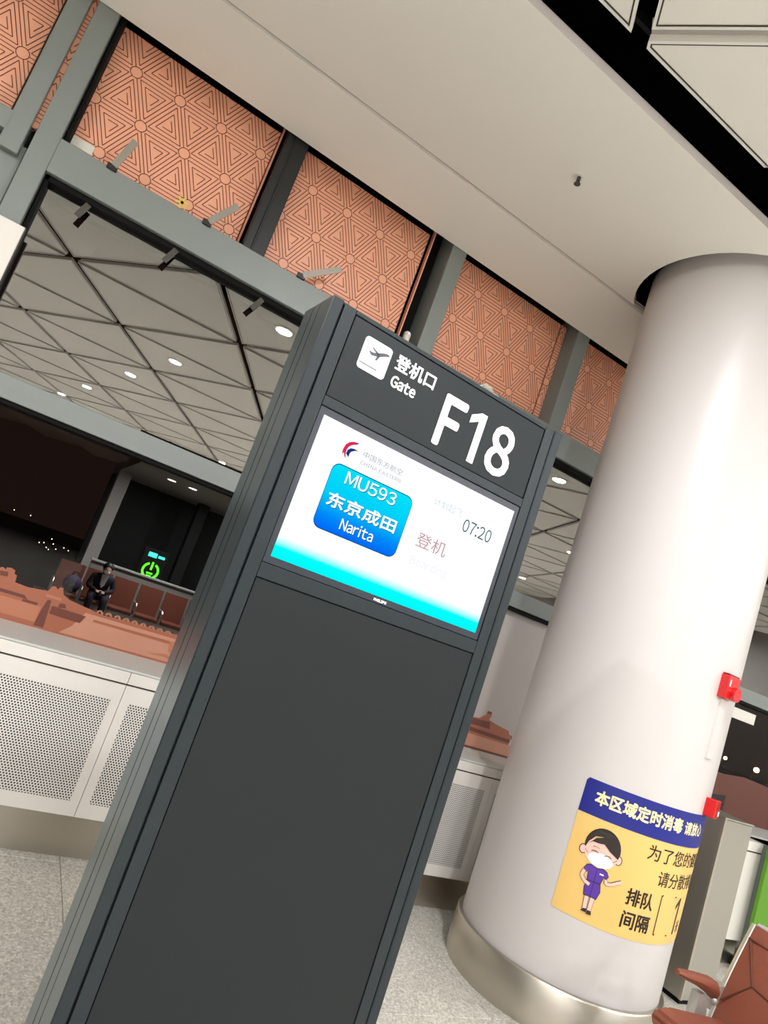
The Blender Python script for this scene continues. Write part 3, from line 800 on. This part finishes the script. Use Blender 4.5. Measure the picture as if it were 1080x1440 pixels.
# far armrest
bm = nb(); path = [(2.655, 1.725, .585), (2.70, 1.725, .578), (2.78, 1.725, .566), (2.86, 1.725, .548), (2.905, 1.725, .53)]
prev = None
for (x, y, z), (hw, hh) in zip(path, ((.012, .010), (.026, .016), (.030, .022), (.030, .032), (.028, .036))):
    row = [bm.verts.new(lx(x, y+hw*cos(2*pi*k/10), z+hh*sin(2*pi*k/10))) for k in range(10)]
    if prev:
        for k in range(10): bm.faces.new((prev[k], prev[(k+1) % 10], row[(k+1) % 10], row[k]))
    else: bm.faces.new(row[::-1])
    prev = row
bm.faces.new(prev); bmesh.ops.recalc_face_normals(bm, faces=list(bm.faces))
arm = obj('armrest', bm, M['leather'], e, smooth=True)
bm = nb(); bar(bm, lx(2.925, 1.725, .56), lx(2.93, 1.725, .46), .05, .05); ball(bm, lx(2.91, 1.72, .50), .022)
obj('arm_bracket', bm, M['pale_metal'], e, smooth=True, label='pale metal bracket')
bm = nb(); prism(bm, [(2.80-2.75, .52), (2.84-2.75, .52), (2.87-2.75, .46), (2.88-2.75, .36), (2.79-2.75, .36)], 1.71-1.42, 1.745-1.42, axis='y')
obj('arm_support', bm, M['pale_metal'], e, label='pale metal support')
obj('beam', box(nb(), 2.70-2.75, 2.80-2.75, 1.05-1.42, 1.80-1.42, .32, .378, .006), M['pale_metal'], e)
for y in (1.18, 1.66):
    bm = nb(); prism(bm, [(2.55-2.75, 0), (2.95-2.75, 0), (2.95-2.75, .03), (2.78-2.75, .07), (2.775-2.75, .33), (2.725-2.75, .33), (2.72-2.75, .07), (2.55-2.75, .03)], y-.025-1.42, y+.025-1.42, axis='y')
    obj('leg', bm, M['pale_metal'], e)

# ---- sprinkler
e = empty('sprinkler', (1.647, 2.57, CZ)); tag(e, 'small brass sprinkler head on the smooth white soffit', 'sprinkler')
bm = nb(); cyl(bm, (0, 0, -.003), .026, .006, seg=24); obj('rosette', bm, M['trim_white'], e)
bm = nb(); cyl(bm, (0, 0, -.016), .010, .022, seg=16); cyl(bm, (.008, 0, -.034), .0025, .02, seg=8); cyl(bm, (-.008, 0, -.034), .0025, .02, seg=8)
obj('nozzle', bm, M['dark_line'], e)
bm = nb(); cyl(bm, (0, 0, -.045), .017, .003, seg=20); obj('deflector', bm, M['dark_line'], e)

# ================================================================== GATE SIGN
SA = .0427; W = .72; K = W/.93
sxv, snv = Vector((cos(SA), sin(SA), 0)), Vector((-sin(SA), cos(SA), 0))
org = sxv*(1.3521*W) + snv*(2.288*W)
GS = empty('gate_sign', (org.x, org.y, 0), SA); tag(GS, 'tall charcoal boarding gate sign with a lit departure screen', 'sign')
GS.scale = (K, K, K)
ZC = (.3725*W + EYE)/K; TOP = ZC + .662; DEP = .2576
obj('body', box(nb(), -.541, .541, .016, DEP, .0, TOP-.012), M['sign_groove'], GS)
def post(sgn):
    pr = [(.541, .030), (.541, 0.004), (.545, 0), (.582, 0), (.586, .004), (.586, .108), (.581, .108), (.581, .113), (.586, .113), (.586, .168), (.580, .168), (.580, .174), (.586, .174), (.586, DEP), (.541, DEP)]
    bm = nb(); prism(bm, [(sgn*a, b) for a, b in (pr if sgn > 0 else pr[::-1])], 0, TOP)
    o = obj('side_post', bm, [M['sign'], M['sign_side']], GS)
    for f in o.data.polygons:
        if f.normal.x*sgn > .9 and f.center.x*sgn > .57: f.material_index = 1
    return o
post(-1); post(1)
obj('top_cap', box(nb(), -.541, .541, .004, DEP, TOP-.012, TOP-.002, .002), M['sign'], GS)
X0 = .535
def rail(name, x0, x1, z0, z1, m='sign'): return obj(name, box(nb(), x0, x1, 0, .02, z0, z1, .0015), M[m], GS)
rail('frame_stile', -X0, -.487, .0, TOP-.004); rail('frame_stile', .487, X0, .0, TOP-.004)
rail('top_rail', -.486, .486, ZC+.642, TOP-.004); rail('middle_rail', -.486, .486, ZC+.290, ZC+.326)
rail('lower_rail', -.486, .486, ZC-.340, ZC-.289); rail('bottom_rail', -.486, .486, 0, .06)
lower = obj('lower_panel', box(nb(), -.4835, .4835, .003, .02, .0625, ZC-.3425, .0015), M['sign_panel'], GS)
hp = obj('header_panel', box(nb(), -.483, .483, .003, .02, ZC+.3285, ZC+.6395, .0015), M['sign_panel'], GS)
pg = lambda d: (lambda x, z: (x, -d, ZC+z))
g0 = pg(-.0015); g1 = pg(-.0008)
bm = nb(); prism(bm, [(a, ZC+b) for a, b in rrect(-.418, -.300, .474, .597, .014)], .0012, .004, axis='y')
ic = obj('pictogram', bm, M['letter'], hp)
bm = nb(); pi_ = pg(-.0002)
stroke(bm, [(-.413, .496), (-.337, .496)], .004, pi_)
flat(bm, [(-.397, .545), (-.390, .547), (-.378, .537), (-.352, .542), (-.318, .561), (-.308, .564), (-.306, .570), (-.316, .572), (-.330, .569), (-.356, .556), (-.372, .550), (-.388, .550)][::-1], pi_)
flat(bm, [(-.385, .566), (-.378, .567), (-.345, .556), (-.352, .547)][::-1], pi_)
flat(bm, [(-.352, .548), (-.340, .553), (-.350, .528), (-.358, .528)][::-1], pi_)
obj('aircraft_symbol', bm, M['icon_dark'], ic)
bm = nb(); fit_text(bm, '登机口', -.275, -.090, .537, .599, g1, bold=.0013); fit_text(bm, 'Gate', -.269, -.156, .471, .516, g1, bold=.0015)
obj('gate_lettering', bm, M['letter'], hp)
def numeral_one(bm, x1, z0, z1, wdt, flag, put):
    x0 = x1 - wdt
    flat(bm, [(x0, z0), (x1, z0), (x1, z1), (x0+.004, z1), (x0-flag, z1-flag*.62), (x0-flag, z1-flag*.62-wdt*1.05), (x0, z1-wdt*1.15)], put)
bm = nb(); fit_text(bm, 'F', -.024, .089, .354, .562, g1, bold=.0065); fit_text(bm, '8', .233, .361, .354, .564, g1, bold=.0065)
numeral_one(bm, .187, .355, .561, .032, .042, g1)
obj('gate_number', bm, M['letter'], hp)
# display
disp = obj('display', box(nb(), -.4855, .4855, .004, .02, ZC-.2875, ZC+.2885, .002), M['bezel'], GS)
M['screen'] = ramp_emat('screen_picture', 2, [(ZC-.262, (0, 238, 236)), (ZC-.222, (0, 244, 242)), (ZC-.185, (250, 255, 255)), (ZC+.27, (255, 255, 255))], 1.12)
bm = nb(); nseg = 24; zz = [-.2615, -.225, -.2, -.18, -.15, 0, .2615]
rows = [[bm.verts.new((-.463+.926*k/nseg, .0028, ZC+z)) for k in range(nseg+1)] for z in zz]
for A, B in zip(rows, rows[1:]):
    for k in range(nseg): bm.faces.new((A[k], A[k+1], B[k+1], B[k]))
scr = obj('lit_screen', bm, M['screen'], disp)
M['card'] = ramp_emat('card_blue', 2, [(ZC-.12, (0, 96, 246)), (ZC-.06, (0, 138, 250)), (ZC+.02, (0, 206, 250)), (ZC+.13, (0, 226, 250))], 1.0)
bm = nb(); flat(bm, rrect(-.364, -.010, -.110, .125, .030), pg(-.0020)); obj('destination_card', bm, M['card'], disp)
bm = nb(); flat(bm, rrect(-.366, -.008, -.1135, .1285, .032), pg(-.0024)); obj('card_edge', bm, emat('card_edge', (0, 90, 150), .8), disp)
t1 = pg(-.0010); t0 = pg(-.0015)
def screen_text(body, r, m, bold=0.0, shadow=None, shear=0.0):
    if shadow:
        bm = nb(); fit_text(bm, body, r[0]+.0022, r[1]+.0022, r[2]-.0022, r[3]-.0022, t0, bold=bold, shear=shear); obj('text_shadow', bm, shadow, disp)
    bm = nb(); fit_text(bm, body, *r, t1, bold=bold, shear=shear); return obj('screen_lettering', bm, m, disp)
WH = emat('screen_white', (255, 255, 255), 1.15); SH = emat('screen_shadow', (0, 84, 130), .7)
screen_text('MU593', (-.303, -.082, .068, .116), WH, .0006, SH); screen_text('东京成田', (-.343, -.044, -.028, .026), WH, .0014, SH); screen_text('Narita', (-.262, -.120, -.089, -.046), WH, .0006, SH)
screen_text('07:20', (.240, .388, .093, .145), emat('screen_teal', (40, 92, 96), 1.0))
screen_text('登机', (.058, .202, -.034, .022), emat('screen_pink', (196, 150, 160), 1.0))
screen_text('Boarding', (.062, .240, -.115, -.070), emat('screen_faint', (238, 232, 240), 1.05))
screen_text('计划起飞', (.078, .220, .140, .172), emat('screen_faint_grey', (206, 220, 226), 1.0))
TG = emat('screen_grey', (150, 160, 176), 1.0)
screen_text('中国东方航空', (-.270, -.094, .185, .208), TG); screen_text('CHINA EASTERN', (-.270, -.090, .158, .172), TG)
# airline emblem: a red and blue swallow
bm = nb(); t2 = pg(-.0012)
flat(bm, [(-.351, .162), (-.352, .182), (-.348, .200), (-.338, .212), (-.322, .221), (-.300, .224), (-.306, .216), (-.322, .208), (-.333, .198), (-.338, .186), (-.337, .170), (-.330, .152), (-.338, .158), (-.345, .170)][::-1], t2, 0)
flat(bm, [(-.336, .170), (-.334, .184), (-.326, .194), (-.312, .198), (-.292, .196), (-.306, .192), (-.318, .184), (-.322, .176), (-.322, .160), (-.330, .166)][::-1], t2, 1)
obj('airline_emblem', bm, [emat('emblem_red', (226, 42, 84), 1.0), emat('emblem_blue', (24, 54, 130), 1.0)], disp)
bm = nb(); fit_text(bm, 'PHILIPS', -.031, .026, -.2802, -.2705, pg(-.003), bold=.0006); obj('maker_lettering', bm, M['letter'], disp)
# lugs and scraps on top of the sign
e = empty('top_lug', (0, 0, 0))
bm = nb(); cyl(bm, (0, 0, .012), .014, .024, seg=16); ball(bm, (0, 0, .028), .015, 2)
e2 = obj('eye_bolt', bm, M['stay'], GS, smooth=True); e2.location = (-.262, .02, TOP-.004)
bpy.data.objects.remove(e)
bm = nb(); g = [[bm.verts.new((-.05+.1*i/6, -.03+.08*j/4, .012*math.sin(i*1.7+j*2.3)**2 + .02*math.exp(-((i-2)**2)/2.))) for i in range(7)] for j in range(5)]
for j in range(4):
    for i in range(6): bm.faces.new((g[j][i], g[j][i+1], g[j+1][i+1], g[j+1][i]))
bmesh.ops.solidify(bm, geom=list(bm.faces), thickness=.002)
cp = obj('crumpled_paper', bm, M['paper'], smooth=True)
tp = sxv*.165*K + snv*.04*K + org; cp.location = (tp.x, tp.y, (TOP-.002)*K); cp.rotation_euler = (0, 0, .1); cp.scale = (K, K, K); tag(cp, 'crumpled white paper lying on top of the charcoal gate sign', 'paper')

# ================================================================== LAMPS
def downlight(x, y, lead=None):
    e = empty('ceiling_downlight', (x, y, TZ)); tag(e, 'round ceiling downlight, %s from the window in the %s row from the left' % lead, 'lamp', 'downlights of the hall ceiling')
    return e
ring_me = lens_me = None
la = bpy.data.lights.new('downlight', 'AREA'); la.shape = 'DISK'; la.size = .17; la.energy = LAMP_W; la.color = LAMP_COL
dims = {}; ORD = ['first', 'second', 'third', 'fourth', 'fifth', 'sixth', 'seventh']
row_y = [.53, -2.72, -4.88, -7.88, -10.3, -12.9, -15.4]
for k in range(-1, 4):
    for n_, y in enumerate(row_y):
        x = 1.476 + 4.11*k + (y-.53)*.185
        if not (XL+.8 < x < XR-.8): continue
        e = downlight(x, y, (ORD[n_], ORD[k+1]))
        if ring_me is None:
            bm = nb(); n = 32
            rr = [[bm.verts.new((r*cos(2*pi*q/n), r*sin(2*pi*q/n), z)) for q in range(n)] for r, z in ((.125, 0.001), (.122, -.010), (.095, -.010), (.090, .02))]
            for A, B in zip(rr, rr[1:]):
                for q in range(n): bm.faces.new((A[q], A[(q+1) % n], B[(q+1) % n], B[q]))
            o = obj('trim_ring', bm, M['trim_white'], e); ring_me = o.data
            bm = nb(); cyl(bm, (0, 0, -.003), .09, .004, seg=32); o = obj('lens', bm, M['lens'], e); lens_me = o.data
        else:
            for nm, me in (('trim_ring', ring_me), ('lens', lens_me)):
                o = bpy.data.objects.new(nm, me); COL.objects.link(o); o.parent = e
        lv = {(-1, 0): 1.1, (-1, 1): 1.3, (0, 0): 1.0, (1, 0): .42, (1, 1): .8}.get((k, n_), 1.0)     # some lamps are dimmed
        if lv not in dims: dims[lv] = la.copy(); dims[lv].energy = LAMP_W*lv
        lo = bpy.data.objects.new('light', dims[lv]); COL.objects.link(lo); lo.parent = e; lo.location = (0, 0, -.014)

# ================================================================== THE LIT BAY BEYOND THE LEFT WINDOW
AY, AF = 13.0, -.36                                # distance and floor level of the bay
bay = obj('floor_bay', box(nb(), .55, 7.0, 10.6, 17.0, AF-.3, AF), M['wall'], kind='structure')
obj('ceiling_bay', box(nb(), 1.15, 7.0, 10.6, 17.0, 2.63, 2.85), M['bay_ceil'], kind='structure')
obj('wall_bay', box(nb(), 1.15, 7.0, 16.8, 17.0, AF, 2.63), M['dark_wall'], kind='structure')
obj('trim_2', box(nb(), 1.15, 1.42, 15.2, 15.5, AF, 2.63, .01), M['bay_ceil'], kind='structure', label='slim grey post at the end of the lit bay outside')
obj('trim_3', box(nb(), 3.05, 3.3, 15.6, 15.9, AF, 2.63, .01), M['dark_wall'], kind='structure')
for x, y, lb_ in ((1.86, 12.8, 'left one of two small downlights above the seats outside'), (2.27, 12.8, 'right one of two small downlights above the seats outside'), (4.4, 13.2, 'small downlight outside, hidden behind the gate sign')):
    e = empty('bay_downlight', (x, y, 2.63)); tag(e, lb_, 'lamp', 'downlights of the bay outside')
    bm = nb(); cyl(bm, (0, 0, -.008), .10, .016, seg=24); obj('trim_ring', bm, M['trim_white'], e)
    bm = nb(); cyl(bm, (0, 0, -.018), .075, .004, seg=24); obj('lens', bm, M['lens'], e)
    lb = bpy.data.lights.new('bay_light', 'AREA'); lb.shape = 'DISK'; lb.size = .14; lb.energy = 34; lb.color = LAMP_COL
    lo = bpy.data.objects.new('light', lb); COL.objects.link(lo); lo.parent = e; lo.location = (0, 0, -.024)
# row of brown seats, facing the window
SB = empty('seat_row', (2.35, AY+.3, AF), pi); tag(SB, 'row of dark brown seats seen beyond the left window', 'seat')
for k in range(6):
    x = -1.25 + k*.49
    obj('seat', box(nb(), x+.02, x+.46, -.02, .42, .40, .47, .02, seg=2), M['leather'], SB)
    bm = nb(); prism(bm, [(-.02, .46), (.03, .46), (-.06, .98), (-.11, .98)], x+.02, x+.46, axis='x'); obj('backrest', bm, M['leather'], SB)
for k in range(7):
    x = -1.26 + k*.49
    bm = nb(); tube(bm, [(x, .0, .40), (x, .0, .64), (x, .36, .64), (x, .40, .60), (x, .40, .42)], .014, 8); obj('armrest', bm, M['pale_metal'], SB)
obj('beam', box(nb(), -1.3, 1.74, .14, .22, .32, .39), M['pale_metal'], SB)
for x in (-.9, .85):
    bm = nb(); prism(bm, [(-.1, 0), (.48, 0), (.48, .03), (.22, .06), (.22, .33), (.14, .33), (.14, .06), (-.1, .03)], x, x+.05, axis='x'); obj('leg', bm, M['pale_metal'], SB)
# partition behind the seats
e = empty('low_partition', (1.20, AY+.75, AF)); tag(e, 'low grey partition standing behind the brown seats outside', 'partition')
obj('panel', box(nb(), 0, 3.4, 0, .06, .05, 1.10, .004), M['wall'], e); obj('cap', box(nb(), -.02, 3.42, -.03, .09, 1.10, 1.14, .004), M['sill'], e); obj('base', box(nb(), 0, 3.4, .01, .05, 0, .05), M['frame_dark'], e)
# green charging totem, just behind the partition
e = empty('charging_totem', (2.31, AY+1.05, AF), pi); tag(e, 'black totem with a glowing green power symbol behind the seats', 'totem')
obj('housing', box(nb(), -.25, .25, -.06, .06, .04, 1.68, .01), M['scr_black'], e); obj('base', box(nb(), -.29, .29, -.14, .14, 0, .04, .005), M['frame_dark'], e)
bm = nb(); put = lambda x, z: (x, .0625, z)
stroke(bm, ell(0, 1.24, .15, .15, 115, 425, 30), .040, put); stroke(bm, [(0, 1.26), (0, 1.42)], .036, put); stroke(bm, [(-.06, 1.19), (.06, 1.19)], .03, put); stroke(bm, [(-.05, 1.14), (.05, 1.14)], .02, put)
obj('power_symbol', bm, M['scr_green'], e)
bm = nb(); flat(bm, [(-.02, 1.51), (.15, 1.51), (.15, 1.60), (-.02, 1.60)], put); stroke(bm, [(-.05, 1.55), (-.18, 1.55)], .05, put); obj('heading', bm, M['scr_teal'], e)

# the seated person
PP = empty('person', (1.45, AY+.27, AF), pi); tag(PP, 'person in a dark jacket and white shirt seated beyond the window', 'person')
def skin_body(name, verts, edges, radii, m, parent, sub=2, root=0):
    me = bpy.data.meshes.new(name); me.from_pydata(verts, edges, []); me.materials.append(m)
    o = bpy.data.objects.new(name, me); COL.objects.link(o); o.parent = parent
    md = o.modifiers.new('skin', 'SKIN'); md.use_smooth_shade = True
    for i, r in enumerate(radii):
        sv = me.skin_vertices[0].data[i]; sv.radius = (r, r) if not isinstance(r, tuple) else r
        sv.use_root = (i == root)
    s = o.modifiers.new('sub', 'SUBSURF'); s.levels = sub; s.render_levels = sub
    return o
V_ = [(0, .14, .56), (0, .15, .72), (0, .20, .88), (0, .23, .95), (0, .26, 1.0),
      (-.10, .20, .555), (-.12, .50, .545), (-.12, .56, .10), (-.12, .66, .04),
      (.10, .20, .555), (.12, .50, .545), (.12, .56, .10), (.12, .66, .04),
      (-.17, .20, .90), (-.22, .24, .70), (-.06, .42, .66), (.17, .20, .90), (.22, .24, .70), (.06, .42, .66)]
E2 = [(0, 1), (1, 2), (2, 3), (3, 4), (0, 5), (5, 6), (6, 7), (7, 8), (0, 9), (9, 10), (10, 11), (11, 12), (2, 13), (13, 14), (14, 15), (2, 16), (16, 17), (17, 18)]
R2 = [.13, .13, .13, .06, .05, .08, .07, .05, .045, .08, .07, .05, .045, .06, .05, .035, .06, .05, .035]
skin_body('body', V_, E2, R2, M['cloth'], PP)
HY, HZ = .28, 1.06
bm = nb(); ball(bm, (0, HY, HZ), .085, 3, (.9, 1.0, 1.2)); ball(bm, (0, HY+.09, HZ-.01), .016, 2); ball(bm, (-.078, HY, HZ), .02, 2, (.5, 1, 1.3)); ball(bm, (.078, HY, HZ), .02, 2, (.5, 1, 1.3)); obj('head', bm, M['face'], PP, smooth=True)
bm = nb(); ball(bm, (0, HY-.022, HZ+.035), .098, 3, (.96, 1.0, 1.02)); obj('hair', bm, M['hair'], PP, smooth=True)
bm = nb(); ball(bm, (0, HY+.05, HZ-.04), .054, 2, (1.1, .8, .8)); obj('face_mask', bm, M['mask'], PP, smooth=True)
bm = nb(); prism(bm, [(-.06, .96), (.06, .96), (.04, .78), (0, .72), (-.04, .78)], .27, .34, axis='y'); obj('shirt_front', bm, M['shirt'], PP)
for s in (-1, 1):
    bm = nb(); ball(bm, (s*.05, .45, .66), .036, 2, (1, 1.2, .7))
    for k in range(4): tube(bm, [(s*(.03+.013*k), .47, .665), (s*(.026+.012*k), .505, .66), (s*(.022+.012*k), .525, .645)], [.009, .008, .007], 6)
    tube(bm, [(s*.03, .44, .675), (s*.008, .47, .685), (s*.002, .49, .68)], [.010, .009, .008], 6)
    obj('hand', bm, M['face'], PP, smooth=True)
# a bag on the next seat
bm = nb(); ball(bm, (0, 0, .16), .17, 3, (.9, .7, .95)); e = obj('backpack', bm, M['bag'], None, smooth=True); e.location = (.99, AY+.08, AF+.472); tag(e, 'purple backpack on the seat next to the person', 'bag')
bm = nb(); tube(bm, [(-.05, .02, .30), (-.04, .02, .37), (.04, .02, .37), (.05, .02, .30)], .012, 8); obj('handle', bm, M['cloth_pants'], e)
bm = nb(); ball(bm, (0, -.10, .11), .09, 2, (1.1, .5, .9)); obj('front_pocket', bm, M['cloth'], e, smooth=True)

# ================================================================== OUTSIDE, at night
obj('ground_outside', box(nb(), -150, 200, 4.4, 220, -5.2, -5.0), M['asphalt'], kind='structure')
bm = nb()
for x, z in ((-1.495, -1.32), (-.27, -1.32), (1.08, -3.1), (1.70, -3.3), (2.08, -2.87), (1.83, -2.53), (5.48, 2.39), (2.91, -2.9), (1.4, -3.0), (2.4, -3.2), (1.9, -3.4), (3.3, -3.0)):
    ball(bm, (x, 60, z+EYE), .032, 1)
o = obj('distant_city_lights', bm, M['city'], kind='stuff'); tag(o, 'tiny lights of the distant city beyond the left window', 'lights')
for x, z, r, lb in ((91.15, -1.72, .22, 'fainter apron lamp seen through the right window'), (98.6, -1.91, .36, 'brighter yellow apron lamp at the right window edge')):
    e = empty('apron_lamp', (x, 60, -5)); tag(e, lb, 'lamp', 'apron lamps outside')
    bm = nb(); cyl(bm, (0, .4, (z+EYE+5)/2), .12, z+EYE+5, seg=12); obj('mast', bm, M['asphalt'], e)
    bm = nb(); ball(bm, (0, 0, z+EYE+5), r, 2); obj('lamp_head', bm, M['apron'], e)
